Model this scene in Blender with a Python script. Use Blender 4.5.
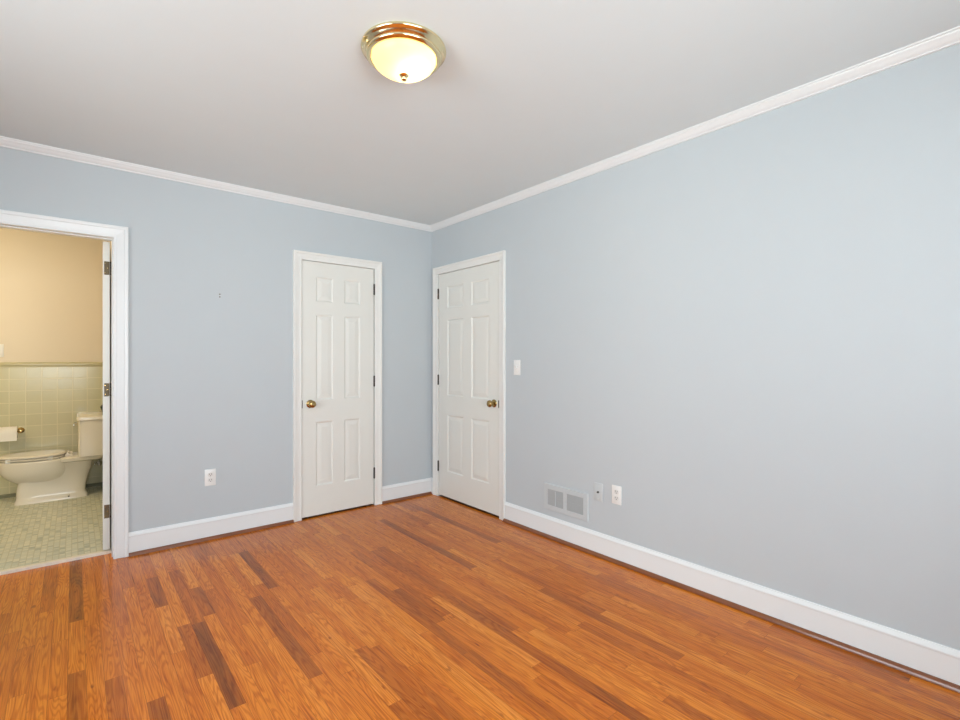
import bpy, bmesh, math, random
from mathutils import Vector, Matrix

for o in list(bpy.data.objects):
    bpy.data.objects.remove(o)
SC = bpy.context.scene
COL = SC.collection
R = math.radians

# ------------------------------------------------------------------ camera
cam_d = bpy.data.cameras.new('camera')
cam_d.sensor_width = 36.0
cam_d.lens = 36.0 * 492.5 / 960.0
cam_d.clip_start = 0.05
cam = bpy.data.objects.new('camera', cam_d)
COL.objects.link(cam)
cam.location = (-2.5945, -3.858, 1.25)
cam.rotation_euler = (R(90), 0, R(-39.526))
SC.camera = cam

# ------------------------------------------------------------------ world, lights, exposure
SC.view_settings.view_transform = 'Standard'
SC.view_settings.look = 'None'
SC.view_settings.gamma = 1.0
SC.view_settings.use_curve_mapping = False
SC.view_settings.exposure = 0.0

W = bpy.data.worlds.new('daylight')
SC.world = W
W.use_nodes = True
wn = W.node_tree
bg = wn.nodes['Background']
bg.inputs['Strength'].default_value = 13.3
# pale sky above the horizon, sunlit ground below it
_tc = wn.nodes.new('ShaderNodeTexCoord')
_sp = wn.nodes.new('ShaderNodeSeparateXYZ')
_mr = wn.nodes.new('ShaderNodeMapRange')
_mr.inputs['From Min'].default_value = -0.08
_mr.inputs['From Max'].default_value = 0.08
_rp = wn.nodes.new('ShaderNodeValToRGB')
_rp.color_ramp.elements[0].color = (0.95, 1.04, 1.07, 1)
_rp.color_ramp.elements[1].color = (0.8, 0.88, 0.93, 1)
wn.links.new(_tc.outputs['Generated'], _sp.inputs[0])
wn.links.new(_sp.outputs['Z'], _mr.inputs['Value'])
wn.links.new(_mr.outputs[0], _rp.inputs['Fac'])
wn.links.new(_rp.outputs['Color'], bg.inputs['Color'])

CEIL = 2.497
X0, Y0 = -4.6, -5.2          # far corner of the room behind the camera
BY, BX, BX0 = 2.25, -2.34, -4.05   # bathroom back, right and left wall faces
WT = 0.12
BZ = 0.015                      # bathroom tile level
# window openings: (centre, width, sill, head)
WIN_BACK = (-2.2, 2.5, 0.75, 2.12)     # along x on the back wall
WIN_SIDE = (-2.7, 2.0, 0.75, 2.12)      # along y on the side wall


def area(name, loc, rot, sx, sy, power, color, portal=False):
    d = bpy.data.lights.new(name, 'AREA')
    d.shape = 'RECTANGLE'
    d.size, d.size_y = sx, sy
    d.energy = power
    d.color = color
    if portal:
        d.cycles.is_portal = True
    o = bpy.data.objects.new(name, d)
    COL.objects.link(o)
    o.location = loc
    o.rotation_euler = rot
    return o


wc, ww, wz0, wz1 = WIN_BACK
area('window_portal', (wc, Y0 - 0.10, (wz0 + wz1) / 2), (R(90), 0, 0), ww, wz1 - wz0, 1, (1, 1, 1), True)
wc, ww, wz0, wz1 = WIN_SIDE
area('window_portal', (X0 - 0.10, wc, (wz0 + wz1) / 2), (R(90), 0, R(-90)), ww, wz1 - wz0, 1, (1, 1, 1), True)

bl = bpy.data.lights.new('bathroom_lamp', 'POINT')
bl.energy = 28
bl.color = (1.0, 0.80, 0.52)
bl.shadow_soft_size = 0.14
blo = bpy.data.objects.new('bathroom_lamp', bl)
COL.objects.link(blo)
blo.location = (-3.65, 0.95, 1.86)


# ------------------------------------------------------------------ materials
def new_mat(name):
    m = bpy.data.materials.new(name)
    m.use_nodes = True
    nt = m.node_tree
    return m, nt, nt.nodes, nt.links, nt.nodes['Principled BSDF']


def paint(name, col, rough=0.5, metal=0.0, bump=0.0, bscale=200.0, var=0.02, coat=0.0, spec=0.5):
    """a painted, glazed or metal surface with slight procedural mottling"""
    m, nt, N, L, b = new_mat(name)
    tc = N.new('ShaderNodeTexCoord')
    nz = N.new('ShaderNodeTexNoise')
    nz.inputs['Scale'].default_value = 6.0
    L.new(tc.outputs['Object'], nz.inputs['Vector'])
    ramp = N.new('ShaderNodeMapRange')
    ramp.inputs['To Min'].default_value = 1 - var
    ramp.inputs['To Max'].default_value = 1 + var
    L.new(nz.outputs['Fac'], ramp.inputs['Value'])
    mx = N.new('ShaderNodeVectorMath')
    mx.operation = 'SCALE'
    mx.inputs[0].default_value = col[:3]
    L.new(ramp.outputs['Result'], mx.inputs['Scale'])
    L.new(mx.outputs['Vector'], b.inputs['Base Color'])
    b.inputs['Roughness'].default_value = rough
    b.inputs['Metallic'].default_value = metal
    b.inputs['Specular IOR Level'].default_value = spec
    b.inputs['Coat Weight'].default_value = coat
    b.inputs['Coat Roughness'].default_value = 0.08
    if bump:
        n2 = N.new('ShaderNodeTexNoise')
        n2.inputs['Scale'].default_value = bscale
        L.new(tc.outputs['Object'], n2.inputs['Vector'])
        bp = N.new('ShaderNodeBump')
        bp.inputs['Strength'].default_value = bump
        bp.inputs['Distance'].default_value = 0.002
        L.new(n2.outputs['Fac'], bp.inputs['Height'])
        L.new(bp.outputs['Normal'], b.inputs['Normal'])
    return m


M = {}
M['wall'] = paint('blue_grey_wall_paint', (0.514, 0.557, 0.582), 0.5, bump=0.12, bscale=260, var=0.012, spec=0.25)
M['ceiling'] = paint('ceiling_paint', (0.735, 0.805, 0.825), 0.8, bump=0.1, bscale=180, var=0.01, spec=0.2)
M['trim'] = paint('white_trim_enamel', (0.775, 0.795, 0.80), 0.35, var=0.01)
M['door'] = paint('door_enamel', (0.745, 0.745, 0.70), 0.38, var=0.012)
M['door_trim'] = paint('cream_white_trim_enamel', (0.775, 0.775, 0.745), 0.35, var=0.01)
M['bath_paint'] = paint('cream_wall_paint', (0.74, 0.66, 0.54), 0.55, bump=0.1, var=0.01)
M['porcelain'] = paint('bone_porcelain', (0.80, 0.74, 0.65), 0.2, var=0.006, coat=0.2)
M['plastic'] = paint('white_plastic', (0.80, 0.80, 0.78), 0.35, var=0.01)
M['grey_plate'] = paint('painted_cover_plate', (0.545, 0.585, 0.60), 0.42, var=0.01)
M['ivory_slot'] = paint('socket_face', (0.72, 0.71, 0.68), 0.4, var=0.01)
M['dark'] = paint('dark_slot', (0.02, 0.02, 0.02), 0.6)
M['brass'] = paint('polished_brass', (0.83, 0.60, 0.26), 0.13, metal=1.0, var=0.03)
M['fixture_brass'] = paint('bright_fixture_brass', (0.86, 0.72, 0.44), 0.16, metal=1.0, var=0.03)
M['old_brass'] = paint('antique_brass', (0.42, 0.29, 0.12), 0.22, metal=1.0, var=0.15)
M['hinge'] = paint('dark_bronze', (0.035, 0.027, 0.018), 0.5, metal=0.3, var=0.2)
M['hinge_worn'] = paint('worn_bronze', (0.12, 0.085, 0.045), 0.45, metal=0.5, var=0.4)
M['chrome'] = paint('chrome', (0.75, 0.75, 0.74), 0.1, metal=1.0)
M['grille'] = paint('grey_register_enamel', (0.40, 0.43, 0.44), 0.45, var=0.03)
M['vent_frame'] = paint('register_frame_enamel', (0.53, 0.57, 0.585), 0.45, var=0.01)
M['duct'] = paint('register_depth_grey', (0.16, 0.17, 0.17), 0.7, var=0.05)
M['paper'] = paint('tissue_paper', (0.85, 0.82, 0.77), 0.9, bump=0.3, bscale=400)
M['marble'] = paint('cream_marble', (0.80, 0.72, 0.60), 0.3, var=0.06)
M['vase_glass'] = paint('dark_green_glass', (0.012, 0.03, 0.018), 0.08, coat=0.6)
M['bulb'] = None


def mat_floor():
    m, nt, N, L, b = new_mat('oak_strip_floor')
    tc = N.new('ShaderNodeTexCoord')
    at = N.new('ShaderNodeAttribute')
    at.attribute_name = 'tone'
    sd = N.new('ShaderNodeAttribute')
    sd.attribute_name = 'seed'
    # each strip shifted to its own place in the grain
    cmb = N.new('ShaderNodeCombineXYZ')
    for i in range(3):
        L.new(sd.outputs['Fac'], cmb.inputs[i])
    addv = N.new('ShaderNodeVectorMath')
    addv.operation = 'MULTIPLY_ADD'
    L.new(cmb.outputs[0], addv.inputs[0])
    addv.inputs[1].default_value = (37.0, 53.0, 19.0)
    L.new(tc.outputs['Object'], addv.inputs[2])

    def noise(scale3, detail=4.0, rough=0.6, dist=0.0):
        mp = N.new('ShaderNodeVectorMath')
        mp.operation = 'MULTIPLY'
        L.new(addv.outputs[0], mp.inputs[0])
        mp.inputs[1].default_value = scale3
        n = N.new('ShaderNodeTexNoise')
        n.inputs['Scale'].default_value = 1.0
        n.inputs['Detail'].default_value = detail
        n.inputs['Roughness'].default_value = rough
        n.inputs['Distortion'].default_value = dist
        L.new(mp.outputs[0], n.inputs['Vector'])
        return n
    fine = noise((260, 7, 1), 3)                  # pores
    broad = noise((26, 2.2, 1), 4, 0.55, 0.6)     # streaks
    # cathedral rings: bands of a stretched noise
    big = noise((20, 1.3, 1), 1.5, 0.5, 0.25)
    mu = N.new('ShaderNodeMath')
    mu.operation = 'MULTIPLY'
    L.new(big.outputs['Fac'], mu.inputs[0])
    mu.inputs[1].default_value = 120.0
    sn = N.new('ShaderNodeMath')
    sn.operation = 'SINE'
    L.new(mu.outputs[0], sn.inputs[0])
    rg = N.new('ShaderNodeMapRange')
    rg.inputs['From Min'].default_value = -0.2
    rg.inputs['From Max'].default_value = 1.0
    L.new(sn.outputs[0], rg.inputs['Value'])

    base = N.new('ShaderNodeValToRGB')
    cr = base.color_ramp
    cr.elements[0].position = 0.0
    cr.elements[0].color = (0.19, 0.056, 0.009, 1)
    cr.elements[1].position = 1.0
    cr.elements[1].color = (0.78, 0.27, 0.034, 1)
    for p, c in ((0.25, (0.40, 0.105, 0.011, 1)), (0.5, (0.60, 0.160, 0.012, 1)), (0.72, (0.70, 0.212, 0.018, 1))):
        e = cr.elements.new(p)
        e.color = c
    ad = N.new('ShaderNodeMath')
    ad.operation = 'MULTIPLY_ADD'                # tone + (broad-0.5)*0.5
    sb = N.new('ShaderNodeMath')
    sb.operation = 'SUBTRACT'
    L.new(broad.outputs['Fac'], sb.inputs[0])
    sb.inputs[1].default_value = 0.5
    L.new(sb.outputs[0], ad.inputs[0])
    ad.inputs[1].default_value = 0.7
    L.new(at.outputs['Fac'], ad.inputs[2])
    L.new(ad.outputs[0], base.inputs['Fac'])

    def darken(prev, fac_out, amount, col):
        mx = N.new('ShaderNodeMix')
        mx.data_type = 'RGBA'
        mx.blend_type = 'MULTIPLY'
        s = N.new('ShaderNodeMath')
        s.operation = 'MULTIPLY'
        L.new(fac_out, s.inputs[0])
        s.inputs[1].default_value = amount
        L.new(s.outputs[0], mx.inputs['Factor'])
        L.new(prev, mx.inputs['A'])
        mx.inputs['B'].default_value = col
        return mx.outputs['Result']
    c1 = darken(base.outputs['Color'], rg.outputs['Result'], 0.6, (0.62, 0.45, 0.32, 1))
    pr = N.new('ShaderNodeMapRange')
    pr.inputs['From Min'].default_value = 0.5
    pr.inputs['From Max'].default_value = 0.72
    L.new(fine.outputs['Fac'], pr.inputs['Value'])
    c2 = darken(c1, pr.outputs['Result'], 0.55, (0.50, 0.36, 0.30, 1))
    # long dark grain lines
    gl = noise((150, 3.0, 1), 2, 0.5, 0.15)
    gr = N.new('ShaderNodeMapRange')
    gr.inputs['From Min'].default_value = 0.56
    gr.inputs['From Max'].default_value = 0.66
    L.new(gl.outputs['Fac'], gr.inputs['Value'])
    c2 = darken(c2, gr.outputs['Result'], 0.6, (0.62, 0.46, 0.34, 1))
    # knots / mineral flecks
    kn = noise((34, 9, 1), 2, 0.5)
    kr = N.new('ShaderNodeMapRange')
    kr.inputs['From Min'].default_value = 0.70
    kr.inputs['From Max'].default_value = 0.78
    L.new(kn.outputs['Fac'], kr.inputs['Value'])
    c3 = darken(c2, kr.outputs['Result'], 0.8, (0.32, 0.20, 0.15, 1))
    L.new(c3, b.inputs['Base Color'])
    b.inputs['Roughness'].default_value = 0.24
    b.inputs['Specular IOR Level'].default_value = 0.2
    b.inputs['Coat Weight'].default_value = 0.18
    b.inputs['Coat Roughness'].default_value = 0.11
    un = N.new('ShaderNodeTexNoise')
    un.inputs['Scale'].default_value = 7.0
    L.new(tc.outputs['Object'], un.inputs['Vector'])
    bp = N.new('ShaderNodeBump')
    bp.inputs['Strength'].default_value = 0.10
    bp.inputs['Distance'].default_value = 0.01
    L.new(un.outputs['Fac'], bp.inputs['Height'])
    bp2 = N.new('ShaderNodeBump')
    bp2.inputs['Strength'].default_value = 0.10
    bp2.inputs['Distance'].default_value = 0.0008
    L.new(fine.outputs['Fac'], bp2.inputs['Height'])
    L.new(bp.outputs['Normal'], bp2.inputs['Normal'])
    L.new(bp2.outputs['Normal'], b.inputs['Normal'])
    L.new(bp.outputs['Normal'], b.inputs['Coat Normal'])
    return m


def grid_mat(name, axes, pitch, grout, cols, gcol, rough, offs=(0, 0), var=0.1, top=None, paint_col=None):
    """square tiles: axes = two of 'XYZ'; above height top the wall is paint"""
    m, nt, N, L, b = new_mat(name)
    tc = N.new('ShaderNodeTexCoord')
    sp = N.new('ShaderNodeSeparateXYZ')
    L.new(tc.outputs['Object'], sp.inputs[0])
    edge = []
    cell = []
    for ax, of, pt in zip(axes, offs, pitch):
        a = N.new('ShaderNodeMath')
        a.operation = 'ADD'
        if ax == 'H':                            # horizontal run on either wall direction
            s = N.new('ShaderNodeMath')
            s.operation = 'ADD'
            L.new(sp.outputs['X'], s.inputs[0])
            L.new(sp.outputs['Y'], s.inputs[1])
            L.new(s.outputs[0], a.inputs[0])
        else:
            L.new(sp.outputs[ax], a.inputs[0])
        a.inputs[1].default_value = of
        d = N.new('ShaderNodeMath')
        d.operation = 'DIVIDE'
        L.new(a.outputs[0], d.inputs[0])
        d.inputs[1].default_value = pt
        fl = N.new('ShaderNodeMath')
        fl.operation = 'FLOOR'
        L.new(d.outputs[0], fl.inputs[0])
        cell.append(fl)
        fr = N.new('ShaderNodeMath')
        fr.operation = 'PINGPONG'
        L.new(d.outputs[0], fr.inputs[0])
        fr.inputs[1].default_value = 0.5
        lt = N.new('ShaderNodeMapRange')
        lt.inputs['From Min'].default_value = grout / pt * 0.35
        lt.inputs['From Max'].default_value = grout / pt * 0.65
        L.new(fr.outputs[0], lt.inputs['Value'])
        edge.append(lt)
    mn = N.new('ShaderNodeMath')
    mn.operation = 'MINIMUM'
    L.new(edge[0].outputs[0], mn.inputs[0])
    L.new(edge[1].outputs[0], mn.inputs[1])
    cb = N.new('ShaderNodeCombineXYZ')
    L.new(cell[0].outputs[0], cb.inputs[0])
    L.new(cell[1].outputs[0], cb.inputs[1])
    wnz = N.new('ShaderNodeTexWhiteNoise')
    wnz.noise_dimensions = '2D'
    L.new(cb.outputs[0], wnz.inputs['Vector'])
    rp = N.new('ShaderNodeValToRGB')
    rp.color_ramp.elements[0].color = (*cols[0], 1)
    rp.color_ramp.elements[1].color = (*cols[-1], 1)
    for i, c in enumerate(cols[1:-1]):
        e = rp.color_ramp.elements.new((i + 1) / (len(cols) - 1))
        e.color = (*c, 1)
    L.new(wnz.outputs['Value'], rp.inputs['Fac'])
    mx = N.new('ShaderNodeMix')
    mx.data_type = 'RGBA'
    L.new(mn.outputs[0], mx.inputs['Factor'])
    mx.inputs['A'].default_value = (*gcol, 1)
    L.new(rp.outputs['Color'], mx.inputs['B'])
    out = mx.outputs['Result']
    b.inputs['Roughness'].default_value = rough
    if top is not None:
        gt = N.new('ShaderNodeMath')
        gt.operation = 'GREATER_THAN'
        L.new(sp.outputs['Z'], gt.inputs[0])
        gt.inputs[1].default_value = top
        m2 = N.new('ShaderNodeMix')
        m2.data_type = 'RGBA'
        L.new(gt.outputs[0], m2.inputs['Factor'])
        L.new(out, m2.inputs['A'])
        m2.inputs['B'].default_value = (*paint_col, 1)
        out = m2.outputs['Result']
        rr = N.new('ShaderNodeMapRange')
        rr.inputs['To Min'].default_value = rough
        rr.inputs['To Max'].default_value = 0.55
        L.new(gt.outputs[0], rr.inputs['Value'])
        L.new(rr.outputs[0], b.inputs['Roughness'])
    L.new(out, b.inputs['Base Color'])
    bp = N.new('ShaderNodeBump')
    bp.inputs['Strength'].default_value = 0.25
    bp.inputs['Distance'].default_value = 0.002
    if top is not None:
        hm = N.new('ShaderNodeMath')
        hm.operation = 'MAXIMUM'
        L.new(mn.outputs[0], hm.inputs[0])
        L.new(gt.outputs[0], hm.inputs[1])
        L.new(hm.outputs[0], bp.inputs['Height'])
    else:
        L.new(mn.outputs[0], bp.inputs['Height'])
    L.new(bp.outputs['Normal'], b.inputs['Normal'])
    return m


M['floor'] = mat_floor()
M['shoe'] = paint('stained_oak_moulding', (0.20, 0.060, 0.018), 0.3, var=0.25, coat=0.3)
M['bath_wall'] = grid_mat('sage_tile_and_cream_paint', 'HZ', (0.1095, 0.1075), 0.007,
                          [(0.56, 0.53, 0.345), (0.58, 0.55, 0.36), (0.59, 0.56, 0.37)], (0.68, 0.63, 0.43), 0.18,
                          offs=(0.79, -0.110), top=1.19, paint_col=(0.74, 0.66, 0.54))
M['bath_cap'] = paint('sage_tile_glaze', (0.53, 0.49, 0.30), 0.15, var=0.02)
M['bath_base'] = paint('dark_sage_base_tile', (0.20, 0.20, 0.12), 0.3, var=0.05)
M['bath_floor'] = grid_mat('mosaic_floor_tile', 'XY', (0.031, 0.0255), 0.004,
                           [(0.38, 0.42, 0.36), (0.70, 0.69, 0.56), (0.54, 0.57, 0.50), (0.75, 0.73, 0.60)],
                           (0.49, 0.48, 0.35), 0.42)


def mat_dome():
    m, nt, N, L, b = new_mat('alabaster_glass')
    out = N['Material Output']
    N.remove(b)
    tr = N.new('ShaderNodeBsdfTranslucent')
    tr.inputs['Color'].default_value = (1.0, 0.84, 0.46, 1)
    gl = N.new('ShaderNodeBsdfPrincipled')
    gl.inputs['Base Color'].default_value = (0.50, 0.38, 0.17, 1)
    gl.inputs['Roughness'].default_value = 0.15
    tc = N.new('ShaderNodeTexCoord')
    nz = N.new('ShaderNodeTexNoise')
    nz.inputs['Scale'].default_value = 14.0
    nz.inputs['Detail'].default_value = 4.0
    L.new(tc.outputs['Object'], nz.inputs['Vector'])
    rp = N.new('ShaderNodeMapRange')
    rp.inputs['To Min'].default_value = 0.5
    rp.inputs['To Max'].default_value = 0.75
    L.new(nz.outputs['Fac'], rp.inputs['Value'])
    mx = N.new('ShaderNodeMixShader')
    L.new(rp.outputs[0], mx.inputs['Fac'])
    L.new(gl.outputs[0], mx.inputs[1])
    L.new(tr.outputs[0], mx.inputs[2])
    em = N.new('ShaderNodeEmission')
    em.inputs['Color'].default_value = (1.0, 0.66, 0.20, 1)
    em.inputs['Strength'].default_value = 0.22
    ad = N.new('ShaderNodeAddShader')
    L.new(mx.outputs[0], ad.inputs[0])
    L.new(em.outputs[0], ad.inputs[1])
    L.new(ad.outputs[0], out.inputs['Surface'])
    return m


def mat_emit(name, col, s):
    m, nt, N, L, b = new_mat(name)
    b.inputs['Base Color'].default_value = (*col, 1)
    b.inputs['Emission Color'].default_value = (*col, 1)
    b.inputs['Emission Strength'].default_value = s
    return m


def mat_pane():
    m, nt, N, L, b = new_mat('window_glass')
    out = N['Material Output']
    N.remove(b)
    t = N.new('ShaderNodeBsdfTransparent')
    g = N.new('ShaderNodeBsdfGlossy')
    g.inputs['Roughness'].default_value = 0.02
    mx = N.new('ShaderNodeMixShader')
    fr = N.new('ShaderNodeFresnel')
    fr.inputs['IOR'].default_value = 1.3
    L.new(fr.outputs[0], mx.inputs['Fac'])
    L.new(t.outputs[0], mx.inputs[1])
    L.new(g.outputs[0], mx.inputs[2])
    L.new(mx.outputs[0], out.inputs['Surface'])
    return m


M['dome'] = mat_dome()
M['bulb'] = mat_emit('lit_bulb', (1.0, 0.85, 0.6), 6.0)
M['pane'] = mat_pane()


# ------------------------------------------------------------------ mesh helpers
def B():
    return bmesh.new()


def box(bm, x0, x1, y0, y1, z0, z1, bev=0.0, seg=2):
    x0, x1 = min(x0, x1), max(x0, x1)
    y0, y1 = min(y0, y1), max(y0, y1)
    r = bmesh.ops.create_cube(bm, size=1.0)
    vs = r['verts']
    for v in vs:
        v.co = Vector(((x0 + x1) / 2 + v.co.x * (x1 - x0), (y0 + y1) / 2 + v.co.y * (y1 - y0),
                       (z0 + z1) / 2 + v.co.z * (z1 - z0)))
    if bev:
        es = list({e for v in vs for e in v.link_edges})
        bmesh.ops.bevel(bm, geom=es, offset=bev, segments=seg, profile=0.5, affect='EDGES')
    return bm


def lathe(bm, prof, origin, axis='Z', seg=48):
    """prof: (radius, distance along axis); closed to the axis where radius is 0"""
    o = Vector(origin)
    ax = {'X': (Vector((0, 1, 0)), Vector((0, 0, 1)), Vector((1, 0, 0))),
          'Y': (Vector((0, 0, 1)), Vector((1, 0, 0)), Vector((0, 1, 0))),
          'Z': (Vector((1, 0, 0)), Vector((0, 1, 0)), Vector((0, 0, 1)))}[axis]
    rings = []
    for r, h in prof:
        if r < 1e-6:
            rings.append([bm.verts.new(o + ax[2] * h)])
        else:
            rings.append([bm.verts.new(o + ax[0] * (r * math.cos(2 * math.pi * k / seg)) +
                                       ax[1] * (r * math.sin(2 * math.pi * k / seg)) + ax[2] * h) for k in range(seg)])
    for a, b in zip(rings, rings[1:]):
        for k in range(seg):
            j = (k + 1) % seg
            q = [a[k % len(a)], a[j % len(a)], b[j % len(b)], b[k % len(b)]]
            u = []
            for v in q:
                if v not in u:
                    u.append(v)
            if len(u) > 2:
                bm.faces.new(u)
    return bm


def loft(bm, rings, cap=True):
    vr = [[bm.verts.new(p) for p in r] for r in rings]
    n = len(vr[0])
    for a, b in zip(vr, vr[1:]):
        for k in range(n):
            j = (k + 1) % n
            bm.faces.new((a[k], a[j], b[j], b[k]))
    if cap:
        bm.faces.new(vr[0][::-1])
        bm.faces.new(vr[-1])
    return bm


def tube(bm, pts, r, seg=12):
    pts = [Vector(p) for p in pts]
    rings = []
    up = Vector((0, 0, 1))
    for i, p in enumerate(pts):
        t = (pts[min(i + 1, len(pts) - 1)] - pts[max(i - 1, 0)]).normalized()
        s = t.cross(up)
        if s.length < 1e-3:
            s = t.cross(Vector((1, 0, 0)))
        s.normalize()
        u = s.cross(t)
        rings.append([p + s * (r * math.cos(2 * math.pi * k / seg)) + u * (r * math.sin(2 * math.pi * k / seg)) for k in range(seg)])
    return loft(bm, rings)


ORG = {}


def tag(o, label=None, cat=None, group=None, kind=None):
    if label:
        o['label'] = label
    if cat:
        o['category'] = cat
    if group:
        o['group'] = group
    if kind:
        o['kind'] = kind
    return o


def obj(name, bm, mat, parent=None, origin=None, smooth=None, label=None):
    """link a bmesh given in world coordinates as one object whose origin is its base (or its parent's)"""
    if origin is None:
        origin = ORG[parent.name] if parent else (0, 0, 0)
    og = Vector(origin)
    bmesh.ops.translate(bm, verts=bm.verts, vec=-og)
    bmesh.ops.recalc_face_normals(bm, faces=bm.faces)
    me = bpy.data.meshes.new(name)
    bm.to_mesh(me)
    bm.free()
    me.materials.append(mat)
    if smooth:
        for p in me.polygons:
            p.use_smooth = True
        me.set_sharp_from_angle(angle=R(smooth))
    o = bpy.data.objects.new(name, me)
    COL.objects.link(o)
    if parent:
        o.parent = parent
        o.location = og - Vector(ORG[parent.name])
    else:
        o.location = og
    ORG[o.name] = tuple(og)
    if label:
        o['label'] = label
    return o


def thing(name, loc, label, cat, group=None):
    o = bpy.data.objects.new(name, None)
    COL.objects.link(o)
    o.empty_display_size = 0.05
    o.location = loc
    ORG[o.name] = tuple(loc)
    return tag(o, label, cat, group)


def struct(name, bm, mat, label=None, cat=None, smooth=None, origin=None):
    o = obj(name, bm, mat, smooth=smooth, origin=origin)
    return tag(o, label, cat, None, 'structure')


def onA(s, v, z):      # wall facing -y at y=0
    return Vector((s, -v, z))


def onB(s, v, z):      # wall facing -x at x=0
    return Vector((-v, s, z))


def boxm(bm, mp, s0, s1, v0, v1, z0, z1, bev=0.0, seg=2):
    a, b = mp(s0, v0, z0), mp(s1, v1, z1)
    return box(bm, a.x, b.x, a.y, b.y, a.z, b.z, bev, seg)


def sweep(mp, prof, s0, s1):
    """profile (v, z) run along a wall from s0 to s1"""
    return loft(B(), [[mp(s, v, z) for v, z in prof] for s in (s0, s1)])


def casing(mp, prof, a, b, zt, zb=0.0):
    """mitred door casing around an opening a..b (a<b) with head at zt"""
    rings = []
    for f in (lambda u: (a - u, zb), lambda u: (a - u, zt + u), lambda u: (b + u, zt + u), lambda u: (b + u, zb)):
        rings.append([mp(f(u)[0], v, f(u)[1]) for u, v in prof])
    return loft(B(), rings)


# ------------------------------------------------------------------ structure
# room: walls A (y=0, left in view) and B (x=0, right in view)
BD0, BD1, DH = -3.164, -2.402, 2.018      # bathroom doorway
CL0, CL1 = -1.2215, -0.5935               # closet doorway
RD0, RD1 = -0.9625, -0.1125               # right doorway (y)


def wall_pieces(mp, s0, s1, holes, v0, v1, z0=0.0, z1=CEIL):
    bm = B()
    cur = s0
    for h0, h1, hz0, hz1 in holes:
        boxm(bm, mp, cur, h0, v0, v1, z0, z1)
        if hz1 < z1:
            boxm(bm, mp, h0, h1, v0, v1, hz1, z1)
        if hz0 > z0:
            boxm(bm, mp, h0, h1, v0, v1, z0, hz0)
        cur = h1
    boxm(bm, mp, cur, s1, v0, v1, z0, z1)
    return bm


bm = wall_pieces(onA, X0, 0.0, [(BD0 - 0.018, BD1 + 0.018, 0, DH + 0.03), (CL0 - 0.015, CL1 + 0.015, 0, DH + 0.03)], 0, -WT)
boxm(bm, onA, CL0 - 0.015, CL1 + 0.015, -0.10, -WT, 0, DH + 0.03)
struct('wall_left', bm, M['wall'], 'pale blue-grey painted wall with the bathroom doorway and closet door', 'wall')
bm = wall_pieces(onB, Y0, WT, [(RD0 - 0.015, RD1 + 0.015, 0, DH + 0.03)], 0, -WT)
boxm(bm, onB, RD0 - 0.015, RD1 + 0.015, -0.10, -WT, 0, DH + 0.03)
struct('wall_right', bm, M['wall'], 'long pale blue-grey painted wall on the right', 'wall')
wc, ww, wz0, wz1 = WIN_BACK
mpBack = lambda s, v, z: Vector((s, Y0 + v, z))
struct('wall_back', wall_pieces(mpBack, X0 - WT, WT, [(wc - ww / 2, wc + ww / 2, wz0, wz1)], 0, -WT), M['wall'],
       'pale blue-grey wall with a window behind the viewer', 'wall')
mpSide = lambda s, v, z: Vector((X0 + v, s, z))
wc, ww, wz0, wz1 = WIN_SIDE
struct('wall_side', wall_pieces(mpSide, Y0, WT, [(wc - ww / 2, wc + ww / 2, wz0, wz1)], 0, -WT), M['wall'],
       'pale blue-grey wall with a window, left of the viewer', 'wall')
struct('ceiling', box(B(), X0 - WT, WT, Y0 - WT, WT, CEIL, CEIL + 0.1), M['ceiling'], 'off-white painted ceiling of the bedroom', 'ceiling')

# windows behind the viewer
for i, (mp, (wc, ww, wz0, wz1)) in enumerate(((mpBack, WIN_BACK), (mpSide, WIN_SIDE))):
    a, b_ = wc - ww / 2, wc + ww / 2
    bm = B()
    t = 0.045
    for s0, s1, z0, z1 in ((a, a + t, wz0, wz1), (b_ - t, b_, wz0, wz1), (a + t, b_ - t, wz0, wz0 + t), (a + t, b_ - t, wz1 - t, wz1),
                           (wc - 0.03, wc + 0.03, wz0 + t, wz1 - t), (a + t, wc - 0.03, (wz0 + wz1) / 2 - 0.02, (wz0 + wz1) / 2 + 0.02),
                           (wc + 0.03, b_ - t, (wz0 + wz1) / 2 - 0.02, (wz0 + wz1) / 2 + 0.02)):
        boxm(bm, mp, s0, s1, -0.03, -0.08, z0, z1)
    w = struct('window_%d' % (i + 1), bm, M['trim'], ['white framed window in the wall behind the viewer', 'white framed window in the side wall left of the viewer'][i], 'window')
    pn = boxm(B(), mp, a + t, b_ - t, -0.054, -0.056, wz0 + t, wz1 - t)
    obj('pane', pn, M['pane'], w)
    bm = casing(mp, [(0, 0), (0, 0.012), (0.06, 0.018), (0.066, 0.018), (0.066, 0)], a, b_, wz1, wz0)
    boxm(bm, mp, a - 0.08, b_ + 0.08, 0, 0.04, wz0 - 0.03, wz0)
    struct('trim_%d' % (i + 10), bm, M['trim'], ['white casing around the window behind the viewer', 'white casing around the side window'][i], 'window casing')

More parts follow.
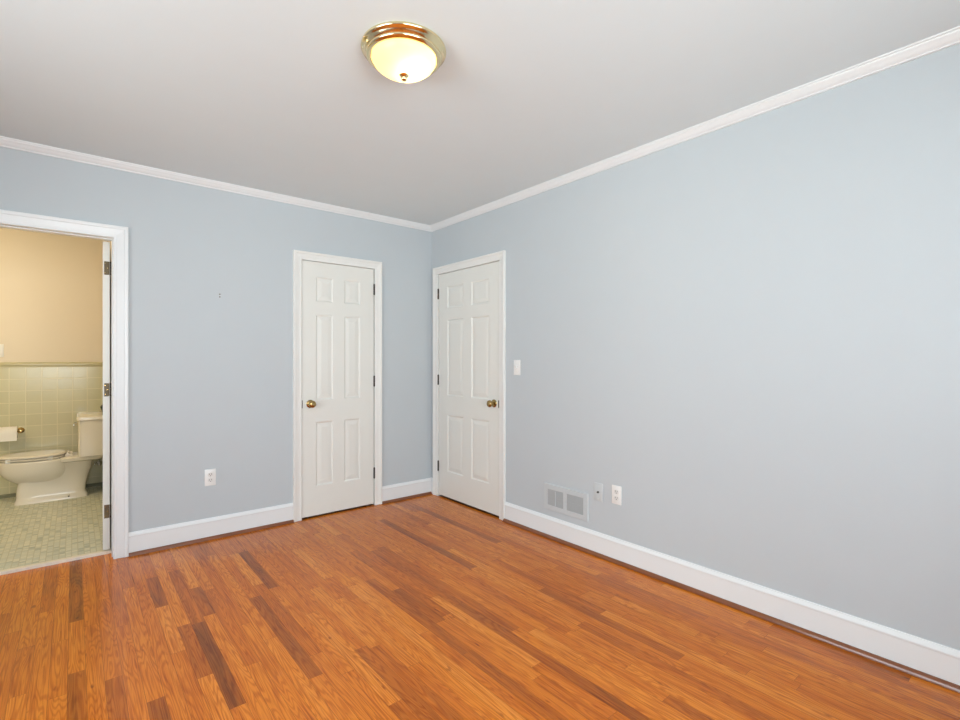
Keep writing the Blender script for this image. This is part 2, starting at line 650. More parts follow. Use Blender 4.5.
# oak strip floor: one mesh, one quad per strip, each with its own tone
PITCH, PH = 0.056, -2.613
SPECIAL = {  # row: [(y far, y near, tone)]
    -5: [(0.12, -0.5, .55), (-0.5, -1.2, .42)], -4: [(0.12, -0.75, .62), (-0.75, -1.7, .45)], -3: [(0.12, -0.95, .56), (-.95, -1.35, .40), (-1.35, -2.3, .58)],
    -2: [(0.12, -0.60, .36), (-0.60, -1.9, .55)], -1: [(0.12, -0.98, .60), (-.98, -1.45, .5), (-1.45, -2.3, .55)],
    0: [(0.12, -0.81, .10), (-0.81, -1.31, .52), (-1.31, -2.3, .18)], 1: [(0.12, -0.9, .46), (-0.9, -2.3, .50)],
    2: [(0.12, -0.62, .42), (-0.62, -1.45, .46), (-1.45, -2.3, .24)], 3: [(-0.1, -1.0, .40), (-1.0, -2.3, .5)],
    4: [(-0.02, -0.55, .34), (-0.55, -1.7, .60)], 5: [(-0.02, -0.7, .46), (-0.7, -2.2, .52)],
    6: [(-0.02, -0.48, .42), (-0.48, -0.905, .12), (-0.905, -1.41, .70), (-1.41, -2.3, .48)],
    7: [(-0.02, -1.18, .68), (-1.18, -1.665, .25), (-1.665, -2.4, .70)],
    8: [(-0.02, -0.45, .44), (-0.45, -1.2, .30), (-1.2, -1.93, .05), (-1.93, -2.6, .55)],
    9: [(-0.02, -0.78, .74), (-0.78, -1.15, .26), (-1.15, -2.5, .58)],
    10: [(-0.02, -0.85, .52), (-0.85, -1.7, .38), (-1.7, -2.5, .6)],
    11: [(-0.02, -0.5, .34), (-0.5, -1.35, .48), (-1.35, -2.5, .54)],
    13: [(-0.02, -1.1, .50), (-1.1, -1.945, .16), (-1.945, -2.6, .58)],
    14: [(-0.02, -0.4, .5), (-0.4, -0.96, .84), (-0.96, -1.8, .36), (-1.8, -2.6, .56)],
    15: [(-0.02, -0.4, .46), (-0.4, -1.05, .12), (-1.05, -2.0, .52)],
    16: [(-0.02, -1.45, .48), (-1.45, -2.276, .72), (-2.276, -3.0, .32)],
    17: [(-0.9, -1.88, .56), (-1.88, -2.6, .26)],
    18: [(-0.02, -1.2, .44), (-1.2, -1.91, .70), (-1.91, -2.5, .30)],
    19: [(-0.6, -1.4, .52), (-1.4, -2.127, .66), (-2.127, -3.0, .46)],
    22: [(-0.02, -1.2, .5), (-1.2, -1.954, .68), (-1.954, -2.9, .5)], 23: [(-0.3, -1.3, .42), (-1.3, -2.2, .22)],
    28: [(-0.9, -2.2, .28), (-2.2, -3.1, .58)], 35: [(-0.7, -2.0, .52), (-2.0, -2.8, .26)],
    37: [(-1.8, -2.18, .46)], 38: [(-1.8, -2.18, .44)], 39: [(-0.4, -2.3, .50)],
}
rnd = random.Random(11)
bm = B()
tl = bm.faces.layers.float.new('tone')
sl = bm.faces.layers.float.new('seed')
n0 = int(math.floor((X0 - PH) / PITCH))
n1 = int(math.ceil((0 - PH) / PITCH))
GAP = 0.0005
for n in range(n0, n1):
    xa, xb = max(PH + n * PITCH, X0), min(PH + (n + 1) * PITCH, 0.0)
    segs = []
    sp = SPECIAL.get(n, [])
    y = 0.12 if (BD0 < (xa + xb) / 2 < BD1) else 0.0

    def fill(ya, yb):
        yy = ya
        while yy - yb > 1e-4:
            ln = rnd.choice((0.3, 0.45, 0.6, 0.8, 1.0, 1.3)) * rnd.uniform(0.8, 1.25)
            ye = yy - ln
            if ye - yb < 0.2:
                ye = yb
            t = min(0.85, max(0.1, rnd.gauss(0.52, 0.125)))
            if rnd.random() < 0.05:
                t = rnd.uniform(0.14, 0.3)
            segs.append((yy, ye, t))
            yy = ye
    for (sa, sb, t) in sp:
        if sa < y - 1e-4:
            fill(y, sa)
        segs.append((min(sa, y), sb, t))
        y = sb
    fill(y, Y0)
    for (ya, yb, t) in segs:
        vs = [bm.verts.new((xa + GAP, yb + GAP, 0)), bm.verts.new((xb - GAP, yb + GAP, 0)),
              bm.verts.new((xb - GAP, ya - GAP, 0)), bm.verts.new((xa + GAP, ya - GAP, 0))]
        f = bm.faces.new(vs)
        f[tl] = 0.58 + (t - 0.5) * 0.98 + rnd.uniform(-.02, .02)
        f[sl] = rnd.random()
        # rounded-over strip edges: a dark seam below
# seam and sub-floor body
for (x0, x1, y0, y1) in ((X0 - WT, WT, Y0 - WT, 0.12),):
    before = set(bm.faces)
    box(bm, x0, x1, y0, y1, -0.05, -0.0012)
    for f in set(bm.faces) - before:
        f[tl] = -0.25
        f[sl] = 0.5
fl = struct('floor', bm, M['floor'], 'glossy orange-brown oak strip floor', 'floor')

# bathroom shell
struct('floor_bathroom', box(B(), BX0, BX, WT + 0.033, BY, -0.05, BZ), M['bath_floor'], 'small grey-green mosaic tile floor of the bathroom', 'floor')
struct('wall_bathroom_back', box(B(), BX0 - 0.1, BX + 0.1, BY, BY + 0.1, -0.05, 2.45), M['bath_wall'], 'bathroom wall, sage green tile below cream paint', 'wall')
struct('wall_bathroom_right', box(B(), BX, BX + 0.1, WT, BY, -0.05, 2.45), M['bath_wall'], 'bathroom side wall behind the toilet tank', 'wall')
struct('wall_bathroom_left', box(B(), BX0 - 0.1, BX0, WT, BY, -0.05, 2.45), M['bath_wall'], 'bathroom side wall left of the doorway', 'wall')
struct('ceiling_bathroom', box(B(), BX0 - 0.1, BX + 0.1, WT, BY + 0.1, 2.45, 2.55), M['ceiling'], 'bathroom ceiling', 'ceiling')
cap = [(0, 1.186), (0.006, 1.187), (0.007, 1.20), (0.012, 1.204), (0.013, 1.222), (0.008, 1.229), (0, 1.230)]
mpBB = lambda s, v, z: Vector((s, BY - v, z))
mpBR = lambda s, v, z: Vector((BX - v, s, z))
struct('trim_1', sweep(mpBB, cap, BX0, BX), M['bath_cap'], 'sage cap tile along the top of the bathroom wall tile', 'tile cap', 40)
struct('trim_2', sweep(mpBR, cap, WT, BY - 0.014), M['bath_cap'], 'sage cap tile on the bathroom side wall', 'tile cap', 40)
bb = [(0, BZ), (0.012, BZ), (0.012, 0.038), (0.008, 0.046), (0, 0.048)]
struct('baseboard_bathroom_back', sweep(mpBB, bb, BX0, BX), M['bath_base'], 'dark low base tile along the bathroom back wall', 'baseboard')
struct('baseboard_bathroom_right', sweep(mpBR, bb, WT + .04, BY - 0.013), M['bath_base'], 'dark low base tile along the bathroom side wall', 'baseboard')
struct('trim_3', box(B(), BD0, BD1, WT, WT + 0.034, -0.03, BZ + 0.004, 0.003), M['marble'], 'cream marble threshold in the bathroom doorway', 'threshold')

# crown mouldings
CR = [(0, 2.452), (0.009, 2.453), (0.010, 2.459), (0.016, 2.462), (0.023, 2.470), (0.028, 2.478), (0.036, 2.484), (0.038, 2.490), (0.045, 2.491), (0.046, CEIL), (0, CEIL)]


rings = []
for f in (lambda v: Vector((X0, -v, 0)), lambda v: Vector((-v, -v, 0)), lambda v: Vector((-v, Y0, 0))):
    rings.append([f(v) + Vector((0, 0, z)) for v, z in CR])
crA = loft(B(), rings[:2])
crB = loft(B(), rings[1:])
struct('trim_4', crA, M['trim'], 'white crown moulding along the left wall', 'crown moulding', 25)
struct('trim_5', crB, M['trim'], 'white crown moulding along the right wall', 'crown moulding', 25)
struct('trim_6', sweep(mpBack, CR, X0 + .046, -.046), M['trim'], 'white crown moulding along the wall behind the viewer', 'crown moulding', 25)
struct('trim_7', sweep(mpSide, CR, Y0 + .046, -.046), M['trim'], 'white crown moulding along the side wall', 'crown moulding', 25)

# door casings and jambs
CAS = [(0, 0), (0, 0.010), (0.004, 0.012), (0.012, 0.0125), (0.016, 0.011), (0.040, 0.015), (0.046, 0.016), (0.049, 0.020), (0.063, 0.021), (0.066, 0.019), (0.066, 0)]
JT = 0.018


def jamb(mp, a, b, zt, depth, stop=None):
    bm = B()
    boxm(bm, mp, a - JT, a, 0.0, -depth, 0, zt)
    boxm(bm, mp, b, b + JT, 0.0, -depth, 0, zt)
    boxm(bm, mp, a - JT, b + JT, 0.0, -depth, zt, zt + JT)
    if stop:
        v0, v1 = stop
        boxm(bm, mp, a, a + 0.006, v0, v1, 0, zt)
        boxm(bm, mp, b - 0.006, b, v0, v1, 0, zt)
        boxm(bm, mp, a + 0.006, b - 0.006, v0, v1, zt - 0.006, zt)
    return bm


struct('trim_8', casing(onA, [(u * 1.155, v) for u, v in CAS], BD0, BD1, DH), M['trim'], 'white casing around the open bathroom doorway', 'door casing')
struct('trim_9', jamb(onA, BD0, BD1, DH, WT + 0.002, (-0.035, -0.075)), M['trim'], 'white jamb lining the bathroom doorway', 'door jamb')
struct('trim_12', casing(onA, CAS, CL0, CL1, 2.034), M['door_trim'], 'white casing around the closet door', 'door casing')
struct('trim_13', jamb(onA, CL0, CL1, 2.034, 0.095, (-0.040, -0.07)), M['door_trim'], 'white jamb around the closet door', 'door jamb')
struct('trim_14', casing(onB, CAS, RD0, RD1, 2.036), M['door_trim'], 'white casing around the door in the right wall', 'door casing')
struct('trim_15', jamb(onB, RD0, RD1, 2.036, 0.095, (-0.040, -0.07)), M['door_trim'], 'white jamb around the door in the right wall', 'door jamb')

# baseboards with stained shoe moulding
BBP = [(0, 0.0), (0.014, 0.0), (0.014, 0.118), (0.0155, 0.121), (0.0155, 0.127), (0.012, 0.134), (0.008, 0.140), (0.006, 0.147), (0, 0.147)]
SHOE = [(0.0145, 0.0005), (0.033, 0.0005)] + [(0.0145 + 0.0185 * math.cos(a), 0.0005 + 0.0205 * math.sin(a)) for a in (R(15), R(35), R(55), R(75))] + [(0.0145, 0.021)]
bbs = [('baseboard_left', onA, X0, BD0 - 0.0770, 'white baseboard left of the bathroom doorway'),
       ('baseboard_left_middle', onA, BD1 + 0.0770, CL0 - 0.0665, 'white baseboard between the bathroom doorway and the closet door'),
       ('baseboard_left_corner', onA, CL1 + 0.0665, -0.0005, 'short white baseboard between the closet door and the room corner'),
       ('baseboard_right_corner', onB, RD1 + 0.0665, -0.0165, 'sliver of white baseboard between the corner and the right door'),
       ('baseboard_right', onB, Y0, RD0 - 0.0665, 'long white baseboard of the right wall'),
       ('baseboard_back', mpBack, X0 + 0.016, -0.016, 'white baseboard behind the viewer'),
       ('baseboard_side', mpSide, Y0, -0.016, 'white baseboard of the side wall')]
for i, (nm, mp, a, b_, lb) in enumerate(bbs):
    struct(nm, sweep(mp, BBP, a, b_), M['trim'], lb, 'baseboard')
    e0 = 0.018 if nm in ('baseboard_right_corner', 'baseboard_left_corner') else 0
    if nm != 'baseboard_right_corner':
        struct('trim_%d' % (20 + i), sweep(mp, SHOE, a + 0.001, b_ - e0 - 0.001), M['shoe'], 'stained brown shoe moulding at the foot of the ' + lb, 'shoe moulding')


# ------------------------------------------------------------------ doors
def door_slab(mp, a, b, z0, z1, panels, vf=0.0, th=0.035):
    """slab with recessed raised panels on the room face (v = vf) and a plain back"""
    bm = B()
    ss = sorted({a, b} | {p[0] for p in panels} | {p[1] for p in panels})
    zs = sorted({z0, z1} | {p[2] for p in panels} | {p[3] for p in panels})

    def is_panel(sm, zm):
        return any(p[0] < sm < p[1] and p[2] < zm < p[3] for p in panels)
    for i in range(len(ss) - 1):
        for j in range(len(zs) - 1):
            s0, s1, q0, q1 = ss[i], ss[i + 1], zs[j], zs[j + 1]
            rect = lambda m_, v: [bm.verts.new(mp(s0 + m_, v, q0 + m_)), bm.verts.new(mp(s1 - m_, v, q0 + m_)),
                                  bm.verts.new(mp(s1 - m_, v, q1 - m_)), bm.verts.new(mp(s0 + m_, v, q1 - m_))]
            if is_panel((s0 + s1) / 2, (q0 + q1) / 2):
                loops = [rect(0, vf), rect(0.004, vf - 0.002), rect(0.009, vf - 0.0058), rect(0.015, vf - 0.0065), rect(0.042, vf - 0.0025), rect(0.046, vf - 0.002)]
                for l0, l1 in zip(loops, loops[1:]):
                    for k in range(4):
                        bm.faces.new((l0[k], l0[(k + 1) % 4], l1[(k + 1) % 4], l1[k]))
                bm.faces.new(loops[-1])
            else:
                bm.faces.new(rect(0, vf))
    bk = [bm.verts.new(mp(s, vf - th, z)) for s, z in ((a, z0), (b, z0), (b, z1), (a, z1))]
    bm.faces.new(bk[::-1])
    fr = [bm.verts.new(mp(s, vf, z)) for s, z in ((a, z0), (b, z0), (b, z1), (a, z1))]
    for k in range(4):
        bm.faces.new((fr[k], bk[k], bk[(k + 1) % 4], fr[(k + 1) % 4]))
    bmesh.ops.remove_doubles(bm, verts=bm.verts, dist=1e-5)
    return bm


def knob_set(mp, s, z, parent, axis, sign):
    """round knob with a rose; the axis points out of the wall"""
    o = mp(s, 0.0, z)
    g = lambda prof: [(r, sign * h) for r, h in prof]
    rose = obj('rose', lathe(B(), g([(0, 0.0005), (0.031, 0.0005), (0.032, 0.003), (0.028, 0.006), (0.020, 0.009), (0.013, 0.011), (0, 0.011)]), o, axis, 32), M['old_brass'], parent, smooth=50)
    obj('knob', lathe(B(), g([(0.011, 0.011), (0.010, 0.030), (0.014, 0.033), (0.023, 0.037), (0.0275, 0.044), (0.0285, 0.051), (0.026, 0.058), (0.019, 0.063), (0.009, 0.065), (0, 0.0655)]), o, axis, 32), M['old_brass'], parent, smooth=50, label='round brass knob')


def hinge_knuckle(mp, s, z0, z1, parent, mat, leaf=None):
    bm = B()
    c = mp(s, 0.006, 0)
    h = z1 - z0
    for k in range(5):
        a, b = z0 + h * k / 5, z0 + h * (k + 1) / 5
        lathe(bm, [(0, a), (0.0072, a + 0.0004), (0.0072, b - 0.0004), (0, b)], (c.x, c.y, 0), 'Z', 12)
    lathe(bm, [(0, z1), (0.0045, z1), (0.005, z1 + 0.003), (0, z1 + 0.006)], (c.x, c.y, 0), 'Z', 12)
    lathe(bm, [(0, z0 - 0.005), (0.005, z0 - 0.002), (0.0045, z0), (0, z0)], (c.x, c.y, 0), 'Z', 12)
    obj('hinge', bm, mat, parent, smooth=40, label='dark bronze hinge')


HZ = ((1.812, 1.902), (1.024, 1.112), (0.232, 0.322))
# closet door
zr = ((0.245, 0.757), (0.93, 1.612), (1.716, 1.912))
pan = [(s0, s1, z0, z1) for s0, s1 in ((-1.106, -0.964), (-0.867, -0.725)) for z0, z1 in zr]
d2 = struct('door_2', door_slab(onA, -1.2175, -0.6005, 0.014, 2.031, pan), M['door'],
            'narrow closed white six-panel door with a brass knob, hinged on the right, in the left wall', 'door')
knob_set(onA, -1.152, 0.903, d2, 'Y', -1)
for z0, z1 in HZ:
    hinge_knuckle(onA, -0.597, z0, z1, d2, M['hinge'])
obj('strike_plate', boxm(B(), onA, -1.2213, -1.2130, 0.0002, 0.0014, 0.872, 0.934), M['hinge'], d2)
# right door
pan = [(s0, s1, z0, z1) for s0, s1 in ((-0.831, -0.598), (-0.487, -0.252)) for z0, z1 in zr]
d3 = struct('door_3', door_slab(onB, -0.9585, -0.1190, 0.016, 2.033, pan), M['door'],
            'wide closed white six-panel door by the room corner, hinged on the left, in the right wall', 'door')
knob_set(onB, -0.893, 0.903, d3, 'X', -1)
for z0, z1 in HZ:
    hinge_knuckle(onB, -0.1165, z0, z1, d3, M['hinge'])
obj('latch_plate', boxm(B(), onB, -0.9583, -0.9420, 0.0002, 0.0014, 0.872, 0.930), M['hinge'], d3)
# open bathroom door: swung into the bathroom, edge on to the room
DX0, DX1, DY = -2.450, -2.4135, 0.131
DT = R(3.6)                                     # swung a little past square
mpD = lambda s, v, z: Vector((DX0 + (s - DY) * math.sin(DT) - v * math.cos(DT), DY + (s - DY) * math.cos(DT) + v * math.sin(DT), z))
pan = [(s0, s1, z0, z1) for s0, s1 in ((DY + 0.12, DY + 0.33), (DY + 0.43, DY + 0.64)) for z0, z1 in zr]
d1 = struct('door_1', door_slab(mpD, DY, DY + 0.755, 0.026, 2.012, pan, 0.0, 0.0365), M['door'],
            'open white bathroom door seen edge on in its doorway', 'door')
for z0, z1 in ((1.80, 1.887), (1.015, 1.10), (0.228, 0.315)):
    bm = box(B(), DX0 + 0.007, DX1 - 0.001, DY - 0.0022, DY + 0.001, z0, z1, 0.0008, 1)
    hg = obj('hinge', bm, M['hinge_worn'], d1, label='dark bronze hinge leaf on the door edge')
    bm = B()
    for k in range(5):
        a, b_ = z0 + (z1 - z0) * k / 5, z0 + (z1 - z0) * (k + 1) / 5
        lathe(bm, [(0, a), (0.0055, a + 0.0005), (0.0055, b_ - 0.0005), (0, b_)], (DX1 + 0.0048, DY - 0.002, 0), 'Z', 12)
    obj('hinge_barrel', bm, M['hinge'], hg, smooth=40)
    bm = B()
    for k in range(3):
        zz = z0 + 0.014 + k * ((z1 - z0) - 0.028) / 2
        lathe(bm, [(0, 0), (0.003, 0), (0.002, -0.0012), (0, -0.0012)], (DX0 + 0.012 + 0.012 * (k % 2), DY - 0.0022, zz), 'Y', 10)
    obj('screw', bm, M['brass'], hg)

# ------------------------------------------------------------------ ceiling light
LX, LY = -1.572, -2.140
cl = thing('ceiling_light', (LX, LY, CEIL), 'lit brass flush-mount ceiling light with an alabaster glass bowl', 'ceiling light')
prof = [(0.0, 0.0), (0.160, 0.0), (0.167, -0.002), (0.169, -0.008), (0.167, -0.013), (0.160, -0.016), (0.157, -0.020), (0.153, -0.026),
        (0.149, -0.029), (0.150, -0.033), (0.148, -0.038), (0.142, -0.041), (0.136, -0.043), (0.131, -0.042), (0.129, -0.036), (0.129, -0.010), (0.0, -0.010)]
obj('canopy', lathe(B(), prof, (LX, LY, CEIL), 'Z', 96), M['fixture_brass'], cl, smooth=60, label='stepped polished brass ring')
dome = [(0.1285, -0.036)] + [(0.1285 * math.cos(a), -0.036 - 0.068 * math.sin(a)) for a in [R(d) for d in range(6, 90, 6)]] + [(0.004, -0.104), (0.0, -0.104)]
obj('glass_bowl', lathe(B(), dome, (LX, LY, CEIL), 'Z', 96), M['dome'], cl, smooth=80, label='glowing frosted alabaster glass bowl')
fin = [(r_ * 1.35, h_ + 0.036) for r_, h_ in [(0, -0.139), (0.012, -0.139), (0.015, -0.142), (0.013, -0.146), (0.007, -0.149), (0.006, -0.152), (0.009, -0.155), (0.009, -0.159), (0.005, -0.163), (0, -0.164)]]
obj('finial', lathe(B(), fin, (LX, LY, CEIL), 'Z', 32), M['fixture_brass'], cl, smooth=60, label='small brass finial')
for k, (dx, dy, e) in enumerate(((0.040, 0.010, 1.5), (0.010, -0.040, 1.4))):
    bm = B()
    bmesh.ops.create_uvsphere(bm, u_segments=20, v_segments=12, radius=0.024)
    bmesh.ops.translate(bm, verts=bm.verts, vec=(LX + dx, LY + dy, CEIL - 0.050))
    obj('bulb', bm, M['bulb'], cl, smooth=80)
    d = bpy.data.lights.new('lamp', 'POINT')
    d.energy = e
    d.color = (1.0, 0.88, 0.68)
    d.shadow_soft_size = 0.03
    lo = bpy.data.objects.new('lamp', d)
    COL.objects.link(lo)
    lo.location = (LX + dx, LY + dy, CEIL - 0.072)


# ------------------------------------------------------------------ plates on the walls
def plate(bm, mp, s, z, w=0.070, h=0.115, t=0.006):
    boxm(bm, mp, s - w / 2, s + w / 2, 0.0003, t, z - h / 2, z + h / 2, 0.0022, 2)
    return bm


def screw(mp, s, z, parent, v=0.006, mat=None):
    axis = 'Y' if mp is onA else 'X'
    obj('screw', lathe(B(), [(0, 0), (0.0032, 0), (0.0026, -0.0012), (0, -0.0014)], mp(s, v, z), axis, 14), mat or M['ivory_slot'], parent, smooth=60)


def outlet(mp, s, z, label):
    t = thing('wall_outlet', mp(s, 0, z - 0.0575), label, 'outlet')
    obj('cover_plate', plate(B(), mp, s, z), M['plastic'], t, smooth=40)
    for dz in (0.0195, -0.0195):
        bm = B()
        pts = []
        for k in range(28):
            a = 2 * math.pi * k / 28
            pts.append((max(-0.0165, min(0.0165, 0.0185 * math.cos(a))), 0.0145 * math.sin(a)))
        loft(bm, [[mp(s + p, v, z + dz + q) for p, q in pts] for v in (0.005, 0.0078)])
        r = obj('receptacle', bm, M['ivory_slot'], t)
        bm = B()
        for ds in (-0.0065, 0.0065):
            boxm(bm, mp, s + ds - 0.0012, s + ds + 0.0012, 0.0076, 0.0082, z + dz - 0.001, z + dz + 0.008)
        boxm(bm, mp, s - 0.0025, s + 0.0025, 0.0076, 0.0082, z + dz - 0.009, z + dz - 0.005)
        obj('slots', bm, M['dark'], r)
    screw(mp, s, z, t)
    return t


outlet(onA, -1.8575, 0.430, 'white outlet low on the left wall, between the bathroom and the closet door')
outlet(onB, -2.046, 0.415, 'white outlet on the right wall, just past the cable plate')

t = thing('light_switch', onB(-1.158, 0, 1.135), 'white light switch beside the door in the right wall', 'light switch')
obj('cover_plate', plate(B(), onB, -1.158, 1.193), M['plastic'], t, smooth=40)
obj('toggle_slot', boxm(B(), onB, -1.158 - 0.006, -1.158 + 0.006, 0.0058, 0.0066, 1.193 - 0.0125, 1.193 + 0.0125), M['ivory_slot'], t)
bm = B()
loft(bm, [[onB(-1.158 + a * w_, v, 1.193 + zo + b_ * hh) for a, b_ in ((-1, -1), (1, -1), (1, 1), (-1, 1))]
          for v, zo, w_, hh in ((0.006, 0.0, 0.0045, 0.007), (0.014, 0.006, 0.004, 0.005), (0.019, 0.010, 0.0035, 0.003))])
obj('toggle', bm, M['plastic'], t)
for dz in (0.030, -0.030):
    screw(onB, -1.158, 1.193 + dz, t)

t = thing('cable_plate', onB(-1.909, 0, 0.347), 'wall-coloured cable plate with a dark jack, between the vent and the outlet', 'cable plate')
obj('cover_plate', plate(B(), onB, -1.909, 0.405), M['grey_plate'], t, smooth=40)
obj('jack', lathe(B(), [(0, 0), (0.0062, 0), (0.0062, -0.004), (0.0048, -0.0045), (0.0048, -0.0105), (0.0, -0.0105)], onB(-1.909, 0.006, 0.405), 'X', 20), M['dark'], t, smooth=40, label='dark coaxial jack')
for dz in (0.042, -0.042):
    screw(onB, -1.909, 0.405 + dz, t, mat=M['grey_plate'])

t = thing('wall_vent', onB(-1.634, 0, 0.193), 'pale grey two-panel air vent low on the right wall', 'vent')
V0, V1, VZ0, VZ1 = -1.826, -1.443, 0.196, 0.374
GR = ((-1.792, -1.650), (-1.620, -1.476))
GZ0, GZ1 = 0.228, 0.341
bm = B()
ss = (V0, GR[0][0], GR[0][1], GR[1][0], GR[1][1], V1)
boxm(bm, onB, V0, V1, 0.0004, 0.010, VZ0, GZ0)
boxm(bm, onB, V0, V1, 0.0004, 0.010, GZ1, VZ1)
for a, b_ in ((V0, GR[0][0]), (GR[0][1], GR[1][0]), (GR[1][1], V1)):
    boxm(bm, onB, a, b_, 0.0004, 0.010, GZ0, GZ1)
bmesh.ops.remove_doubles(bm, verts=bm.verts, dist=1e-5)
# bevelled outer rim
loft(bm, [[onB(s, v, z) for s, z in ((V0 - m_, VZ0 - m_), (V1 + m_, VZ0 - m_), (V1 + m_, VZ1 + m_), (V0 - m_, VZ1 + m_))] for v, m_ in ((0.0004, 0.004), (0.003, 0.004), (0.0098, 0.0))], cap=False)
fr = obj('frame', bm, M['vent_frame'], t)
for gi, (a, b_) in enumerate(GR):
    g = obj('grille', boxm(B(), onB, a, b_, 0.0006, 0.002, GZ0, GZ1), M['duct'], t, label='dark grey slatted grille')
    bm = B()
    n = 15
    for k in range(n):
        s = a + (b_ - a) * (k + 0.5) / n
        w_ = (b_ - a) / n * 0.40
        lean = 0.0012
        loft(bm, [[onB(s + x + (lean if v > 0.005 else -lean), v, z) for x, z in ((-w_, GZ0), (w_, GZ0), (w_, GZ1), (-w_, GZ1))] for v in (0.002, 0.0075)])
    boxm(bm, onB, a, b_, 0.0065, 0.0082, (GZ0 + GZ1) / 2 - 0.0015, (GZ0 + GZ1) / 2 + 0.0015)
    obj('slats', bm, M['grille'], g)
obj('damper_lever', boxm(B(), onB, -1.551, -1.545, 0.0075, 0.0125, 0.232, 0.333, 0.001, 1), M['vent_frame'], t, label='thin upright damper lever')
for s in (V0 + 0.012, V1 - 0.012):
    screw(onB, s, (VZ0 + VZ1) / 2, t, 0.010, M['vent_frame'])

for dz, lb in ((1.715, 'upper of the two tiny dark screws in the left wall'), (1.696, 'lower of the two tiny dark screws in the left wall')):
    o = obj('wall_screw', lathe(B(), [(0, 0.0), (0.0034, 0.0), (0.0046, -0.003), (0.0036, -0.0045), (0, -0.005)], onA(-1.7975, 0.0, dz), 'Y', 16), M['hinge_worn'], origin=onA(-1.7975, 0, dz), smooth=50)
    tag(o, lb, 'screw', 'two tiny screws in the left wall')

# ------------------------------------------------------------------ toilet (faces -x, tank against the bathroom side wall)
TY = 1.965
toi = thing('toilet', (-2.70, TY, BZ), 'bone white two-piece toilet with its lid down, seen side on in the bathroom', 'toilet')


def sel(cx, cy, hx, hy, z, p=2.0, n=48):
    out = []
    for k in range(n):
        a = 2 * math.pi * k / n
        c, s = math.cos(a), math.sin(a)
        out.append(Vector((cx + hx * math.copysign(abs(c) ** (2 / p), c), cy + hy * math.copysign(abs(s) ** (2 / p), s), z)))
    return out


def egg(x0, x1, hy, z, n=48):
    """pointed towards -x, blunt towards +x"""
    cx, hx = x0 + (x1 - x0) * 0.56, None
    out = []
    for k in range(n):
        a = 2 * math.pi * k / n
        c, s = math.cos(a), math.sin(a)
        if c < 0:
            x = cx + c * (cx - x0)
            y = hy * s
        else:
            x = cx + (x1 - cx) * math.copysign(abs(c) ** 0.8, c)
            y = hy * math.copysign(abs(s) ** 0.85, s)
        out.append(Vector((x, TY + y, z)))
    return out


# pedestal: side outline given half width per height
bm = B()
lv = [(0.015, -2.988, -2.492, .118, 7), (0.036, -2.984, -2.494, .116, 7), (0.050, -2.979, -2.502, .106, 6), (0.075, -2.977, -2.510, .101, 6), (0.12, -2.974, -2.508, .098, 6),
      (0.16, -2.970, -2.498, .098, 5), (0.20, -2.960, -2.490, .102, 4.5), (0.235, -2.93, -2.478, .108, 4), (0.27, -2.90, -2.464, .116, 4), (0.31, -2.86, -2.462, .128, 4), (0.35, -2.83, -2.452, .145, 4), (0.372, -2.82, -2.435, .160, 4)]
loft(bm, [sel((a + b_) / 2, TY, (b_ - a) / 2, hw, z, p) for z, a, b_, hw, p in lv])
obj('pedestal', bm, M['porcelain'], toi, smooth=60)
bm = B()
lv = [(0.150, -2.93, -2.72, .06), (0.188, -2.985, -2.66, .098), (0.220, -3.03, -2.63, .130), (0.25, -3.062, -2.615, .152), (0.285, -3.083, -2.605, .169), (0.33, -3.092, -2.60, .178),
      (0.362, -3.094, -2.595, .181), (0.374, -3.096, -2.59, .183), (0.381, -3.092, -2.59, .180), (0.384, -3.08, -2.60, .170)]
loft(bm, [egg(a, b_, hw, z) for z, a, b_, hw in lv])
obj('bowl', bm, M['porcelain'], toi, smooth=60)
bm = B()
loft(bm, [sel((a + b_) / 2, TY, (b_ - a) / 2, hw, z, 8) for z, a, b_, hw in ((.345, -2.70, -2.40, .150), (.356, -2.70, -2.385, .172), (.382, -2.70, -2.375, .178), (.3875, -2.69, -2.38, .172))])
obj('deck', bm, M['porcelain'], toi, smooth=50)
bm = B()
loft(bm, [egg(a, b_, hw, z) for z, a, b_, hw in ((0.3900, -3.088, -2.655, .176), (0.3925, -3.094, -2.65, .181), (0.4005, -3.096, -2.65, .183), (0.4045, -3.09, -2.655, .178))])
obj('seat', bm, M['porcelain'], toi, smooth=50)
bm = B()
loft(bm, [egg(a, b_, hw, z) for z, a, b_, hw in ((0.4125, -3.09, -2.65, .177), (0.4150, -3.096, -2.645, .183), (0.4240, -3.096, -2.645, .183), (0.4290, -3.085, -2.65, .174), (0.4310, -3.03, -2.69, .13))])
obj('lid', bm, M['porcelain'], toi, smooth=50)
for x, hy in ((-3.02, .12), (-2.75, .155)):         # bumpers between lid, seat and rim
    for sg in (-1, 1):
        obj('seat_bumper', box(B(), x - .015, x + .015, TY + sg * hy - .006, TY + sg * hy + .006, .382, .4105), M['plastic'], toi)
for sg in (-1, 1):
    bm = box(B(), -2.655, -2.60, TY + sg * 0.075 - .022, TY + sg * 0.075 + .022, .384, .410, .006)
    lathe(bm, [(0, -.03), (.011, -.03), (.012, 0), (.011, .03), (0, .03)], (-2.635, TY + sg * .075, .412), 'Y', 20)
    obj('seat_hinge', bm, M['porcelain'], toi, smooth=40)
TX0, TX1, TW = -2.562, -2.352, 0.228
bm = B()
loft(bm, [sel((a + TX1) / 2, TY, (TX1 - a) / 2, hw, z, 14, 64) for z, a, hw in ((.388, -2.556, .218), (.392, -2.564, .224), (.45, -2.566, .226), (.60, -2.564, .227), (.713, -2.562, .228))])
obj('tank', bm, M['porcelain'], toi, smooth=40)
bm = B()
